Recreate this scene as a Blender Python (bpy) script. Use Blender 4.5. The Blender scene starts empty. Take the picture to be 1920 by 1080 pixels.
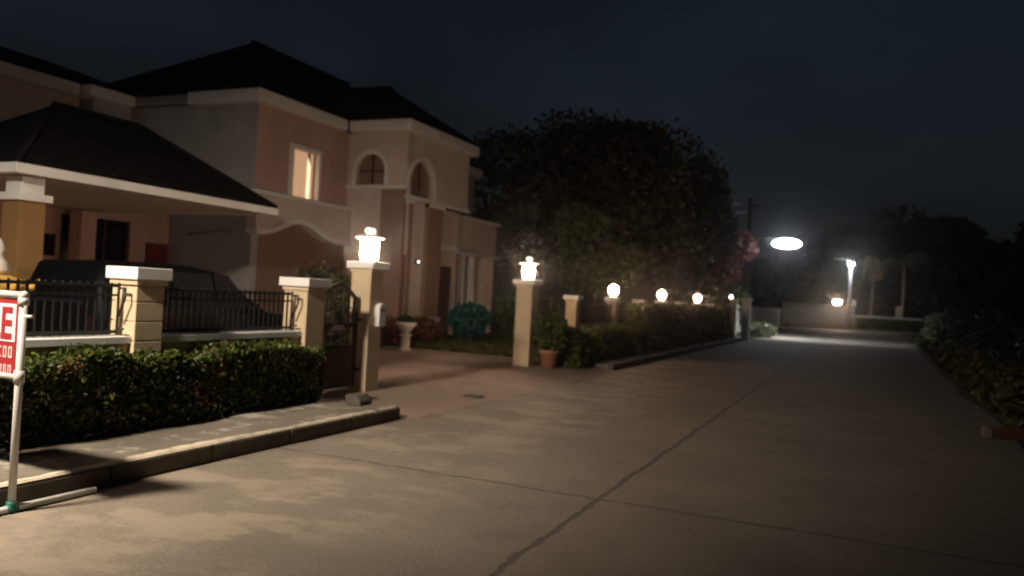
import bpy, math, random
import numpy as np
from mathutils import Vector, Matrix
from math import radians, sin, cos, pi

S = bpy.context.scene
COL = S.collection
rnd = random.Random(7)

# ------------------------------------------------------------------ camera
cam_d = bpy.data.cameras.new('camera')
cam = bpy.data.objects.new('camera', cam_d)
COL.objects.link(cam)
A, P, R = radians(23.7), radians(.45), radians(3.2)
F = Vector((-sin(A)*cos(P), cos(A)*cos(P), sin(P)))
R0 = Vector((cos(A), sin(A), 0))
U0 = R0.cross(F)
RX = R0*cos(R) + U0*sin(R)
UP = -R0*sin(R) + U0*cos(R)
cam.matrix_world = Matrix(((RX.x, UP.x, -F.x, 0), (RX.y, UP.y, -F.y, 0), (RX.z, UP.z, -F.z, 1.6), (0, 0, 0, 1)))
cam_d.sensor_width = 36
cam_d.lens = 36*1500/1920
cam_d.clip_start = .05
cam_d.clip_end = 3000
cam_d.dof.use_dof = True                 # a phone in the dark: focus a little short of everything
cam_d.dof.focus_distance = 3.4
cam_d.dof.aperture_fstop = cam_d.lens/1000/.0135
S.camera = cam
S.render.resolution_x, S.render.resolution_y = 1024, 576

# ------------------------------------------------------------------ night sky, moon, exposure
W = bpy.data.worlds.new('World')
S.world = W
W.use_nodes = True
wt = W.node_tree
bg = wt.nodes['Background']
sky = wt.nodes.new('ShaderNodeTexSky')
sky.sky_type = 'NISHITA'
sky.sun_disc = False
SUN_EL, SUN_AZ = radians(38), radians(200)
sky.sun_elevation = SUN_EL
sky.sun_rotation = SUN_AZ
hs = wt.nodes.new('ShaderNodeHueSaturation')
hs.inputs['Saturation'].default_value = .9
wt.links.new(sky.outputs[0], hs.inputs['Color'])
tc = wt.nodes.new('ShaderNodeTexCoord')
mp = wt.nodes.new('ShaderNodeMapping')
mp.inputs['Scale'].default_value = (1.6, 1.6, 3.2)
nz = wt.nodes.new('ShaderNodeTexNoise')
nz.inputs['Scale'].default_value = 1.3
nz.inputs['Detail'].default_value = 5
mr = wt.nodes.new('ShaderNodeMapRange')
mr.inputs[1].default_value = .3
mr.inputs[2].default_value = .72
mr.inputs[3].default_value = .55
mr.inputs[4].default_value = 1.35
mul = wt.nodes.new('ShaderNodeMixRGB')
mul.blend_type = 'MULTIPLY'
mul.inputs[0].default_value = 1
wt.links.new(tc.outputs['Generated'], mp.inputs[0])
wt.links.new(mp.outputs[0], nz.inputs['Vector'])
wt.links.new(nz.outputs[0], mr.inputs[0])
wt.links.new(hs.outputs[0], mul.inputs[1])
wt.links.new(mr.outputs[0], mul.inputs[2])
sz = wt.nodes.new('ShaderNodeSeparateXYZ')
hz_ = wt.nodes.new('ShaderNodeMapRange')
for i_, v_ in ((1, 0), (2, .34), (3, .26), (4, 1)):
    hz_.inputs[i_].default_value = v_
mul2 = wt.nodes.new('ShaderNodeMixRGB')
mul2.blend_type = 'MULTIPLY'
mul2.inputs[0].default_value = 1
wt.links.new(tc.outputs['Generated'], sz.inputs[0])
wt.links.new(sz.outputs[2], hz_.inputs[0])
wt.links.new(mul.outputs[0], mul2.inputs[1])
wt.links.new(hz_.outputs[0], mul2.inputs[2])
wt.links.new(mul2.outputs[0], bg.inputs['Color'])
bg.inputs['Strength'].default_value = .0037

sun_d = bpy.data.lights.new('moon', 'SUN')
sun_d.energy = .02
sun_d.angle = radians(4)
sun_d.color = (1, .93, .84)
sun = bpy.data.objects.new('moon', sun_d)
COL.objects.link(sun)
sd = Vector((sin(SUN_AZ)*cos(SUN_EL), cos(SUN_AZ)*cos(SUN_EL), sin(SUN_EL)))
sun.rotation_euler = sd.to_track_quat('Z', 'Y').to_euler()
sun.location = (0, -10, 30)

vs = S.view_settings
S.display_settings.display_device = 'sRGB'
vs.view_transform = 'Standard'
vs.look = 'None'
vs.exposure = 0
vs.gamma = 1
S.cycles.use_denoising = True
S.cycles.max_bounces = 6
S.cycles.sample_clamp_indirect = 4

# ------------------------------------------------------------------ helpers
def N(t, typ, **kw):
    n = t.nodes.new(typ)
    for k, v in kw.items():
        n.inputs[k.replace('_', ' ')].default_value = v
    return n

def noise(t, scale, detail=4, rough=.55, vec=None, coord='Object'):
    n = N(t, 'ShaderNodeTexNoise', Scale=scale, Detail=detail, Roughness=rough)
    if vec is None:
        c = t.nodes.new('ShaderNodeTexCoord')
        vec = c.outputs[coord]
    t.links.new(vec, n.inputs['Vector'])
    return n.outputs[0]

def ramp(t, fac, stops, interp='LINEAR'):
    r = t.nodes.new('ShaderNodeValToRGB')
    r.color_ramp.interpolation = interp
    els = r.color_ramp.elements
    while len(els) < len(stops):
        els.new(.5)
    for e, (p, c) in zip(els, stops):
        e.position = p
        e.color = (*c, 1) if len(c) == 3 else c
    t.links.new(fac, r.inputs[0])
    return r.outputs[0]

def mixc(t, fac, a, b, mode='MIX'):
    m = t.nodes.new('ShaderNodeMixRGB')
    m.blend_type = mode
    for i, v in ((0, fac), (1, a), (2, b)):
        if hasattr(v, 'is_linked') or hasattr(v, 'links'):
            t.links.new(v, m.inputs[i])
        elif i == 0:
            m.inputs[0].default_value = v
        else:
            m.inputs[i].default_value = (*v, 1)
    return m.outputs[0]

def base_mat(name):
    m = bpy.data.materials.new(name)
    m.use_nodes = True
    return m, m.node_tree, m.node_tree.nodes['Principled BSDF']

def mat(name, c, rough=.75, var=.25, scale=3, bump=.15, bscale=40, metal=0, spec=.35, stain=0, streak=0):
    m, t, b = base_mat(name)
    lo = tuple(x*(1-var) for x in c)
    hi = tuple(min(1, x*(1+var*.7)) for x in c)
    col = ramp(t, noise(t, scale, 6), [(.3, lo), (.7, hi)])
    if stain:
        k = ramp(t, noise(t, scale*.4, 8, .65), [(.48, (0, 0, 0)), (.68, (1, 1, 1))])
        dk = tuple(x*(1-stain) for x in c)
        mm = mixc(t, k, col, dk)
        col = mm
    if streak:
        cc_ = t.nodes.new('ShaderNodeTexCoord')
        mp_ = t.nodes.new('ShaderNodeMapping')
        mp_.inputs['Scale'].default_value = (3.2, 3.2, .35)
        t.links.new(cc_.outputs['Object'], mp_.inputs[0])
        k = ramp(t, noise(t, 1.6, 8, .68, mp_.outputs[0]), [(.5, (0, 0, 0)), (.68, (1, 1, 1))])
        col = mixc(t, k, col, tuple(x*(1-streak) for x in c))
    t.links.new(col, b.inputs['Base Color'])
    b.inputs['Roughness'].default_value = rough
    b.inputs['Metallic'].default_value = metal
    b.inputs['Specular IOR Level'].default_value = spec
    if bump:
        bp = N(t, 'ShaderNodeBump', Strength=bump, Distance=.02)
        t.links.new(noise(t, bscale, 5), bp.inputs['Height'])
        t.links.new(bp.outputs[0], b.inputs['Normal'])
    return m

def emit(name, c, s):
    m, t, b = base_mat(name)
    b.inputs['Base Color'].default_value = (.8, .75, .7, 1)
    b.inputs['Emission Color'].default_value = (*c, 1)
    b.inputs['Emission Strength'].default_value = s
    return m

def leaf_mat(name, stops, patch=None, rough=.5):
    m, t, b = base_mat(name)
    g = t.nodes.new('ShaderNodeNewGeometry')
    col = ramp(t, g.outputs['Random Per Island'], stops)
    if patch:
        pc, sc, lo = patch
        k = ramp(t, noise(t, sc, 3), [(lo, (0, 0, 0)), (lo+.1, (1, 1, 1))])
        mu = t.nodes.new('ShaderNodeMath')
        mu.operation = 'MULTIPLY'
        t.links.new(k, mu.inputs[0])
        k2 = ramp(t, g.outputs['Random Per Island'], [(.35, (0, 0, 0)), (.5, (1, 1, 1))])
        t.links.new(k2, mu.inputs[1])
        col = mixc(t, mu.outputs[0], col, pc)
    t.links.new(col, b.inputs['Base Color'])
    b.inputs['Roughness'].default_value = rough
    b.inputs['Specular IOR Level'].default_value = .35
    tr = t.nodes.new('ShaderNodeBsdfTranslucent')
    t.links.new(col, tr.inputs[0])
    mx = t.nodes.new('ShaderNodeMixShader')
    mx.inputs[0].default_value = .12
    out = t.nodes['Material Output']
    t.links.new(b.outputs[0], mx.inputs[1])
    t.links.new(tr.outputs[0], mx.inputs[2])
    t.links.new(mx.outputs[0], out.inputs[0])
    return m

def world_loc(o):
    v = Vector((0, 0, 0))
    while o is not None:
        v = v + o.location
        o = o.parent
    return v

class MB:
    def __init__(s):
        s.v, s.f, s.smooth = [], [], []
    def add(s, vs_, fs_, smooth=False):
        o = len(s.v)
        s.v += [tuple(p) for p in vs_]
        s.f += [tuple(i+o for i in q) for q in fs_]
        s.smooth += [smooth]*len(fs_)
        return s
    def box(s, x0, x1, y0, y1, z0, z1):
        v = [(x, y, z) for z in (z0, z1) for y in (y0, y1) for x in (x0, x1)]
        return s.add(v, [(0, 2, 3, 1), (4, 5, 7, 6), (0, 1, 5, 4), (2, 6, 7, 3), (0, 4, 6, 2), (1, 3, 7, 5)])
    def tube(s, pts, rads, n=10, cap=True):
        pts = [Vector(p) for p in pts]
        if not hasattr(rads, '__len__'):
            rads = [rads]*len(pts)
        vs_, fs_ = [], []
        d0 = (pts[1]-pts[0]).normalized()
        ref = Vector((0, 0, 1)) if abs(d0.z) < .9 else Vector((1, 0, 0))
        for i, p in enumerate(pts):
            d = (pts[min(i+1, len(pts)-1)]-pts[max(i-1, 0)]).normalized()
            a = d.cross(ref)
            if a.length < 1e-4:
                a = d.cross(Vector((0, 1, 0)))
            a.normalize()
            b = d.cross(a)
            for k in range(n):
                t = 2*pi*k/n
                vs_.append(p + (a*cos(t)+b*sin(t))*rads[i])
        for i in range(len(pts)-1):
            for k in range(n):
                fs_.append((i*n+k, i*n+(k+1) % n, (i+1)*n+(k+1) % n, (i+1)*n+k))
        if cap:
            fs_.append(tuple(range(n)))
            fs_.append(tuple((len(pts)-1)*n+k for k in range(n))[::-1])
        return s.add(vs_, fs_, True)
    def lathe(s, prof, c=(0, 0, 0), n=20):
        vs_, fs_ = [], []
        for r, z in prof:
            for k in range(n):
                t = 2*pi*k/n
                vs_.append((c[0]+r*cos(t), c[1]+r*sin(t), c[2]+z))
        m = len(prof)
        for i in range(m-1):
            for k in range(n):
                fs_.append((i*n+k, i*n+(k+1) % n, (i+1)*n+(k+1) % n, (i+1)*n+k))
        fs_.append(tuple(range(n))[::-1])
        fs_.append(tuple((m-1)*n+k for k in range(n)))
        return s.add(vs_, fs_, True)
    def ball(s, c, r, n=14, sz=1):
        return s.lathe([(max(.001, r*sin(pi*i/n)), -r*sz*cos(pi*i/n)) for i in range(n+1)], c, n+4)
    def prism(s, poly, axis, a, b):
        """poly: 2-D outline; extruded from a to b along axis 0/1/2 (the 2-D axes are the other two in order)"""
        def mk(p, h):
            q = list(p)
            q.insert(axis, h)
            return tuple(q)
        n = len(poly)
        v = [mk(p, a) for p in poly]+[mk(p, b) for p in poly]
        f = [tuple(range(n))[::-1], tuple(range(n, 2*n))]+[(i, (i+1) % n, n+(i+1) % n, n+i) for i in range(n)]
        return s.add(v, f)
    def strip(s, o_, i_, axis, a, b):
        """a band between two 2-D polylines of the same length, extruded along axis"""
        for k in range(len(o_)-1):
            s.prism([o_[k], o_[k+1], i_[k+1], i_[k]], axis, a, b)
        return s
    def build(s, name, m, parent=None, local=False, bevel=0):
        me = bpy.data.meshes.new(name)
        off = Vector((0, 0, 0)) if (local or parent is None) else world_loc(parent)
        me.from_pydata([(p[0]-off.x, p[1]-off.y, p[2]-off.z) for p in s.v], [], s.f)
        me.polygons.foreach_set('use_smooth', s.smooth)
        import bmesh
        bm = bmesh.new()
        bm.from_mesh(me)
        bmesh.ops.recalc_face_normals(bm, faces=bm.faces)
        bm.to_mesh(me)
        bm.free()
        me.materials.append(m)
        o = bpy.data.objects.new(name, me)
        COL.objects.link(o)
        o.parent = parent
        if bevel:
            bv = o.modifiers.new('edge', 'BEVEL')
            bv.width = bevel
            bv.segments = 2
            bv.limit_method = 'ANGLE'
        return o

def tag(o, label, cat, group=None):
    o['label'] = label
    o['category'] = cat
    if group:
        o['group'] = group
    return o

def thing(name, loc, label, cat, group=None):
    o = bpy.data.objects.new(name, None)
    COL.objects.link(o)
    o.location = loc
    o.empty_display_size = .2
    return tag(o, label, cat, group)

def struct(o, kind='structure'):
    o['kind'] = kind
    return o

def dup(o, loc=None, label=None, parent=None):
    c = o.copy()
    COL.objects.link(c)
    c.parent = parent
    if loc:
        c.location = loc
    if label:
        c['label'] = label
    for ch in list(o.children):
        dup(ch, parent=c)
    return c

def leaves(blobs, size, seed, name, m, parent=None, shell=.55, droop=0):
    """blobs: (centre, radii, count). Leaf-sized diamonds scattered through each blob, biased to its skin."""
    g = np.random.default_rng(seed)
    cs, rs = [], []
    for c, r, n in blobs:
        d = g.normal(size=(n, 3))
        d /= np.linalg.norm(d, axis=1)[:, None]
        u = g.random(n)**(1/3)
        u = shell+(1-shell)*u
        u *= 1+.16*g.normal(size=n)*(g.random(n) < .3)
        cs.append(np.array(c)+d*u[:, None]*np.array(r))
    return leaf_mesh(np.concatenate(cs), size, g, name, m, parent, droop)

def leaf_mesh(c, size, g, name, m, parent=None, droop=0):
    n = len(c)
    a = g.normal(size=(n, 3))
    a[:, 2] -= droop
    a /= np.linalg.norm(a, axis=1)[:, None]
    b = np.cross(a, g.normal(size=(n, 3)))
    b /= np.linalg.norm(b, axis=1)[:, None]
    nn = np.cross(a, b)
    L = (size*(.6+.8*g.random(n)))[:, None]
    v = np.stack([c-a*L*.5, c+b*L*.28+nn*L*.1, c+a*L*.5, c-b*L*.28+nn*L*.1], axis=1).reshape(-1, 3)
    if parent is not None:
        v = v-np.array(world_loc(parent))
    me = bpy.data.meshes.new(name)
    me.vertices.add(4*n)
    me.vertices.foreach_set('co', v.ravel())
    me.loops.add(4*n)
    me.loops.foreach_set('vertex_index', np.arange(4*n))
    me.polygons.add(n)
    me.polygons.foreach_set('loop_start', np.arange(n)*4)
    me.update(calc_edges=True)
    me.validate()
    me.materials.append(m)
    o = bpy.data.objects.new(name, me)
    COL.objects.link(o)
    o.parent = parent
    return o

def pad(label_seed):
    return np.random.default_rng(label_seed)

# ------------------------------------------------------------------ materials
CREAM = mat('cream paint', (.56, .45, .32), .8, .12, 1.2, .12, 60, stain=.18, streak=.13)
PILLAR = mat('pillar render', (.60, .47, .31), .8, .1, 2, .15, 70, stain=.15, streak=.13)
WHITE = mat('white paint', (.78, .76, .73), .6, .06, 3, .06, 50, stain=.12)
TERRA = mat('terracotta wall paint', (.55, .37, .305), .85, .1, 1.3, .15, 60, stain=.12, streak=.13)
BROWN = mat('brown wall paint', (.30, .185, .13), .85, .12, 1.3, .15, 60, stain=.12, streak=.13)
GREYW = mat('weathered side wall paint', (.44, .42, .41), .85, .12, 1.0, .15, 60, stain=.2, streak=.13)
BEIGE = mat('beige wall paint', (.66, .56, .48), .8, .1, 1.1, .12, 60, stain=.12, streak=.13)
IRON = mat('black iron', (.018, .02, .018), .5, .2, 8, .05, 80, spec=.4)
RUST = mat('brown sheet iron', (.10, .05, .03), .6, .3, 4, .1, 50)
PVC = mat('white plastic pipe', (.55, .53, .49), .4, .05, 6, 0)
RED = mat('red sign paint', (.30, .022, .026), .5, .08, 5, 0)
SIGNW = mat('white sign paint', (.55, .53, .55), .5, .05, 5, 0)
PINKW = mat('faded white lettering', (.62, .42, .40), .5, .1, 9, 0)
GREENT = mat('green tape', (.015, .12, .08), .5, .1, 9, 0)
BARK = mat('bark', (.10, .07, .05), .9, .35, 5, .5, 14)
DARKGLASS = mat('dark window glass', (.012, .012, .014), .08, .1, 3, 0, spec=.5)
CARPAINT = mat('black car paint', (.0035, .0035, .004), .5, .1, 3, 0, spec=.08)
TYRE = mat('tyre rubber', (.02, .02, .02), .8, .1, 9, .1)
RIMM = mat('alloy rim', (.35, .35, .36), .35, .1, 9, 0, metal=.8)
DRED = mat('dark red paint', (.16, .025, .018), .6, .15, 3, .05)
TAILR = mat('tail lamp plastic', (.016, .003, .003), .4, .1, 5, 0)
WOOD = mat('dark wood', (.07, .04, .025), .6, .25, 5, .1, 30)
TERRAPOT = mat('terracotta pot', (.38, .17, .10), .8, .15, 6, .1, 40)
OCHRE = mat('ochre column paint', (.30, .165, .065), .85, .15, 2, .15, 60, stain=.2)
GOLD = mat('old gold paint', (.45, .26, .05), .45, .3, 6, .1, 20)
STONE = mat('pale stone', (.50, .46, .40), .8, .15, 4, .2, 30)
TAR = mat('dark concrete', (.10, .085, .07), .85, .25, 6, .3, 30)
POLEM = mat('pale painted steel', (.80, .81, .82), .45, .06, 5, 0)
CONC = mat('pole concrete', (.20, .17, .14), .85, .2, 3, .2, 30)
TILE = None

LAMP_WARM = emit('lantern diffuser', (1, .68, .46), 215)
LAMP_GLOBE = emit('globe diffuser', (1, .62, .40), 95)
LAMP_FINIAL = emit('lantern finial glass', (1, .85, .66), 2.2)
LAMP_LED = emit('street lamp panel', (.86, .93, 1), 26)
LAMP_POST = emit('post lamp globe', (.92, .97, 1), 190)
LAMP_FLOOD = emit('wall lamp lens', (1, .74, .52), 190)
LAMP_DOT = emit('small bulb', (1, .93, .8), 6)

def roof_mat():
    m, t, b = base_mat('dark roof tiles')
    c = t.nodes.new('ShaderNodeTexCoord')
    br = N(t, 'ShaderNodeTexWave', Scale=2.2, Distortion=.4, Detail=2)
    br.bands_direction = 'Z'
    t.links.new(c.outputs['Object'], br.inputs['Vector'])
    col = ramp(t, noise(t, 4, 6), [(.3, (.006, .0055, .0055)), (.7, (.012, .011, .0105))])
    t.links.new(col, b.inputs['Base Color'])
    b.inputs['Roughness'].default_value = .9
    b.inputs['Specular IOR Level'].default_value = .15
    bp = N(t, 'ShaderNodeBump', Strength=.4, Distance=.03)
    t.links.new(br.outputs[1], bp.inputs['Height'])
    t.links.new(bp.outputs[0], b.inputs['Normal'])
    return m
TILE = roof_mat()

def road_mat():
    m, t, b = base_mat('old concrete road')
    c = t.nodes.new('ShaderNodeTexCoord')
    obj = c.outputs['Object']
    # broad tone, worn sandy patches, oil stains
    base = ramp(t, noise(t, .55, 7, .6), [(.28, (.165, .137, .106)), (.72, (.25, .21, .163))])
    fine = ramp(t, noise(t, 34, 9, .8), [(.3, (.55, .55, .55)), (.7, (1.25, 1.25, 1.25))])
    base = mixc(t, 1, base, fine, 'MULTIPLY')
    mp_ = t.nodes.new('ShaderNodeMapping')
    mp_.inputs['Scale'].default_value = (.8, 1.3, 1)
    mp_.inputs['Location'].default_value = (3.4, 1.7, 0)
    t.links.new(obj, mp_.inputs[0])
    sand = ramp(t, noise(t, 1.15, 9, .66, mp_.outputs[0]), [(.49, (0, 0, 0)), (.56, (.8, .8, .8))])
    sx = t.nodes.new('ShaderNodeSeparateXYZ')
    t.links.new(obj, sx.inputs[0])
    gut = t.nodes.new('ShaderNodeMapRange')
    gut.interpolation_type = 'SMOOTHSTEP'
    for i_, v_ in ((1, -2.2), (2, -3.6), (3, .12), (4, 1)):
        gut.inputs[i_].default_value = v_
    t.links.new(sx.outputs[0], gut.inputs[0])
    sm = t.nodes.new('ShaderNodeMixRGB')
    sm.blend_type = 'MULTIPLY'
    sm.inputs[0].default_value = 1
    t.links.new(sand, sm.inputs[1])
    t.links.new(gut.outputs[0], sm.inputs[2])
    base = mixc(t, sm.outputs[0], base, (.285, .235, .175))
    st = ramp(t, noise(t, 1.3, 8, .66), [(.54, (0, 0, 0)), (.68, (.6, .6, .6))])
    base = mixc(t, st, base, (.13, .11, .09))
    # slab joints filled with tar: lengthways at x=-1.85, crossways every 5.6 m from y=6.2
    wob = noise(t, 1.6, 6, .7)
    sep = t.nodes.new('ShaderNodeSeparateXYZ')
    t.links.new(obj, sep.inputs[0])
    def M(op, a, b_=None, c_=None):
        n = t.nodes.new('ShaderNodeMath')
        n.operation = op
        for i, v in enumerate((a, b_, c_)):
            if v is None:
                continue
            if isinstance(v, (int, float)):
                n.inputs[i].default_value = v
            else:
                t.links.new(v, n.inputs[i])
        return n.outputs[0]
    w = M('MULTIPLY', M('SUBTRACT', wob, .5), .16)
    dx = M('ABSOLUTE', M('ADD', M('ADD', sep.outputs[0], 1.85), w))
    ym = M('PINGPONG', M('ADD', M('ADD', sep.outputs[1], -6.2), w), 2.8)
    d = M('MINIMUM', dx, ym)
    wid = M('MULTIPLY', noise(t, 5, 4, .6), .055)
    j = t.nodes.new('ShaderNodeMapRange')
    j.interpolation_type = 'SMOOTHSTEP'
    t.links.new(M('SUBTRACT', d, wid), j.inputs[0])
    j.inputs[1].default_value = -.015
    j.inputs[2].default_value = .012
    j.inputs[3].default_value = .8
    j.inputs[4].default_value = 0
    base = mixc(t, j.outputs[0], base, (.075, .062, .05))
    t.links.new(base, b.inputs['Base Color'])
    b.inputs['Roughness'].default_value = .72
    b.inputs['Specular IOR Level'].default_value = .4
    bp = N(t, 'ShaderNodeBump', Strength=.35, Distance=.02)
    t.links.new(M('SUBTRACT', noise(t, 18, 8, .7), j.outputs[0]), bp.inputs['Height'])
    t.links.new(bp.outputs[0], b.inputs['Normal'])
    return m
ROAD = road_mat()

def pave_mat():
    m, t, b = base_mat('worn pavement concrete')
    base = ramp(t, noise(t, 1.1, 7, .65), [(.3, (.10, .085, .065)), (.7, (.20, .17, .13))])
    k = ramp(t, noise(t, 2.1, 9, .68), [(.52, (0, 0, 0)), (.62, (.9, .9, .9))])
    base = mixc(t, k, base, (.44, .39, .33))
    t.links.new(base, b.inputs['Base Color'])
    b.inputs['Roughness'].default_value = .85
    bp = N(t, 'ShaderNodeBump', Strength=.5, Distance=.02)
    t.links.new(noise(t, 20, 8, .7), bp.inputs['Height'])
    t.links.new(bp.outputs[0], b.inputs['Normal'])
    return m
PAVE = pave_mat()
KERB = mat('kerb concrete', (.13, .105, .08), .85, .35, 2.5, .4, 22, stain=.35)

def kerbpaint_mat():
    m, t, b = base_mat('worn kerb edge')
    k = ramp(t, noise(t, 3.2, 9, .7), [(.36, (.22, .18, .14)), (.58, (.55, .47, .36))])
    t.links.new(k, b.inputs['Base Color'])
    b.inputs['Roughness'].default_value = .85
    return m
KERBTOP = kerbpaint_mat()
DRIVE = mat('driveway concrete', (.36, .26, .20), .75, .22, .9, .25, 24, stain=.3)
LAWNM = mat('lawn soil and turf', (.045, .05, .018), .95, .4, 3, .6, 30)
GROUND = mat('dark earth and weeds', (.035, .034, .016), .95, .4, .8, .5, 6)
ENDWALL = mat('pinkish boundary wall', (.60, .45, .40), .85, .12, .8, .1, 30, stain=.2, streak=.13)

HEDGE_A = leaf_mat('hedge leaves', [(0, (.014, .024, .004)), (.5, (.036, .055, .008)), (.85, (.09, .105, .014)), (1, (.17, .15, .025))], ((.15, .045, .018), 1.4, .60))
HEDGE_B = leaf_mat('dark hedge leaves', [(0, (.03, .045, .01)), (.6, (.07, .085, .015)), (1, (.15, .14, .025))])
TREE_A = leaf_mat('tree leaves', [(0, (.014, .019, .007)), (.6, (.03, .034, .012)), (1, (.055, .052, .02))])
TREE_B = leaf_mat('far tree leaves', [(0, (.008, .011, .008)), (.6, (.015, .02, .013)), (1, (.025, .03, .018))])
SHRUB = leaf_mat('shrub leaves', [(0, (.03, .05, .015)), (.6, (.06, .09, .02)), (1, (.12, .14, .04))])
BRIGHT = leaf_mat('bright hedge leaves', [(0, (.06, .10, .012)), (.6, (.12, .18, .02)), (1, (.2, .26, .04))])
TEAL_FLARE = leaf_mat('teal flare leaves', [(0, (.01, .05, .045)), (.6, (.015, .11, .095)), (1, (.03, .16, .135))])  # teal of a lens flare put into the leaf colour
REDL = leaf_mat('red leaves', [(0, (.07, .02, .012)), (.6, (.14, .035, .02)), (1, (.12, .09, .03))])
VERGE = leaf_mat('verge leaves', [(0, (.008, .010, .003)), (.7, (.018, .021, .006)), (1, (.035, .034, .01))])
PINK = leaf_mat('bougainvillea bracts', [(0, (.05, .05, .02)), (.3, (.13, .035, .035)), (1, (.24, .075, .06))])
PALE = leaf_mat('pale leaves', [(0, (.10, .12, .06)), (1, (.24, .25, .15))])
GRASSM = leaf_mat('verge grass', [(0, (.025, .03, .007)), (.6, (.055, .055, .012)), (1, (.10, .09, .022))])
PALM_G = leaf_mat('palm fronds', [(0, (.10, .13, .08)), (1, (.20, .22, .15))])
PALM_Y = leaf_mat('dry palm fronds', [(0, (.30, .25, .05)), (1, (.52, .44, .10))])

# ------------------------------------------------------------------ ground, road, kerbs, drive
struct(MB().add([(-500, -200, -.03), (500, -200, -.03), (500, 900, -.03), (-500, 900, -.03)], [(0, 1, 2, 3)]).build('ground', GROUND))
mb = MB()
ys = [-14+2*i for i in range(51)]
vv, ff = [], []
for i, y in enumerate(ys):
    xr = 2.05+max(0, (y-20))*.02+.10*sin(y*.9)
    vv += [(-5.12, y, 0), (xr, y, 0)]
    if i:
        ff.append((2*i-2, 2*i-1, 2*i+1, 2*i))
mb.add(vv, ff)
mb.add([(-16, 88, 0), (-5.12, 80, .0), (-5.12, 76, 0), (-16, 76, 0)], [(0, 1, 2, 3)])
struct(mb.build('road', ROAD))

def kerb(y0, y1):
    mb = MB()
    n = max(1, round((y1-y0)/1.0))
    for i in range(n):
        a, b = y0+(y1-y0)*i/n, y0+(y1-y0)*(i+1)/n
        dx, dz = rnd.uniform(-.008, .008), rnd.uniform(-.006, .006)
        mb.box(-5.24+dx, -5.1+dx, a+.002, b-.002, -.05, .15+dz)
    return mb.build('kerb', KERB, bevel=.022)
struct(kerb(-9, 8.45))
struct(kerb(17.6, 41))
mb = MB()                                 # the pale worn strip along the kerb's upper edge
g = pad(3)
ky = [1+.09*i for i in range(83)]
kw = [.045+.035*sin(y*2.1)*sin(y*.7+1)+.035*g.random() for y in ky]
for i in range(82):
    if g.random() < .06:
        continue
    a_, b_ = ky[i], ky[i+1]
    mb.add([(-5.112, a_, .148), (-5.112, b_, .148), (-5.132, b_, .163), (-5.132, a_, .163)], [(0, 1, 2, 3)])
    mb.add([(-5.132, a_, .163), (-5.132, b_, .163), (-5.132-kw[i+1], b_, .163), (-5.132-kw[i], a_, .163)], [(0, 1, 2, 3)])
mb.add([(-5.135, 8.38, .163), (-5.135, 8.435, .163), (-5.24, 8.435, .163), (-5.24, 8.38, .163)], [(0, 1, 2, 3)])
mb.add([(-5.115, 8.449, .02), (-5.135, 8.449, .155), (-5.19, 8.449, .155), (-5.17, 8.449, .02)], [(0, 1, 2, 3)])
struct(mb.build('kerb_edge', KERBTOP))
struct(MB().box(-6.9, -5.246, -9, 8.42, -.05, .145).build('pavement', PAVE, bevel=.01))
struct(MB().box(-6.9, -5.246, 17.62, 41, -.05, .12).build('pavement', PAVE, bevel=.01))
mb = MB()                                 # apron slopes from the road up through the gateway
mb.add([(-5.0, 8.46, .004), (-5.0, 17.6, .004), (-6.4, 17.6, .10), (-6.4, 8.46, .10)], [(0, 1, 2, 3)])
mb.add([(-6.4, 8.46, .10), (-6.4, 17.6, .10), (-14.4, 17.6, .10), (-14.4, 8.46, .10)], [(0, 1, 2, 3)])
mb.add([(-7.0, 2, .10), (-7.0, 8.46, .10), (-18, 8.46, .10), (-18, 2, .10)], [(0, 1, 2, 3)])
mb.add([(-14.4, 8.46, .10), (-14.4, 17.6, .10), (-18, 17.6, .10), (-18, 8.46, .10)], [(0, 1, 2, 3)])
struct(mb.build('driveway', DRIVE))
struct(MB().add([(-6.4, 17.6, .10), (-6.4, 60, .10), (-40, 60, .10), (-40, 17.6, .10)], [(0, 1, 2, 3)]).build('lawn', LAWNM))
g = pad(11)
n = 16000
pts = np.stack([g.uniform(-13, -6.7, n), 17.6+5.5*g.random(n), .12+.03*g.random(n)], 1)
struct(leaf_mesh(pts, .11, g, 'lawn_grass', GRASSM), 'stuff')

# ------------------------------------------------------------------ fence line of the lit house
def pillar(name, x, y, z1, half, cap_half, cap_h, label, cat, group, grooves=False, z0=.0):
    t = thing(name, (x, y, z0), label, cat, group)
    mb = MB()
    if grooves:
        z = z0
        k = 0
        while z < z1-cap_h-.08:
            zt = min(z+.19, z1-cap_h-.06)
            mb.box(x-half, x+half, y-half, y+half, z, zt-.012)
            mb.box(x-half+.008, x+half-.008, y-half+.008, y+half-.008, zt-.012, zt)
            z = zt
        mb.box(x-half, x+half, y-half, y+half, z, z1-cap_h-.05)
    else:
        mb.box(x-half, x+half, y-half, y+half, z0, z1-cap_h-.05)
    mb.build('shaft', PILLAR, t, bevel=.006)
    MB().box(x-half-.02, x+half+.02, y-half-.02, y+half+.02, z1-cap_h-.05, z1-cap_h).build('neck_moulding', PILLAR, t)
    MB().box(x-cap_half, x+cap_half, y-cap_half, y+cap_half, z1-cap_h, z1).build('cap', WHITE, t, bevel=.008)
    return t
FX = -6.56
PG = 'short capped pillars of the near fence'
pillar('fence_pillar', FX, 5.77, 1.66, .165, .215, .12, 'cream fence pillar with a white cap standing amid the near hedge and iron railings', 'pillar', PG, True)
pillar('fence_pillar', FX, 8.35, 1.66, .18, .235, .11, 'cream fence pillar with a white cap beside the narrow arched iron gate', 'pillar', PG)
GG = 'tall gateway pillars'
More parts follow.
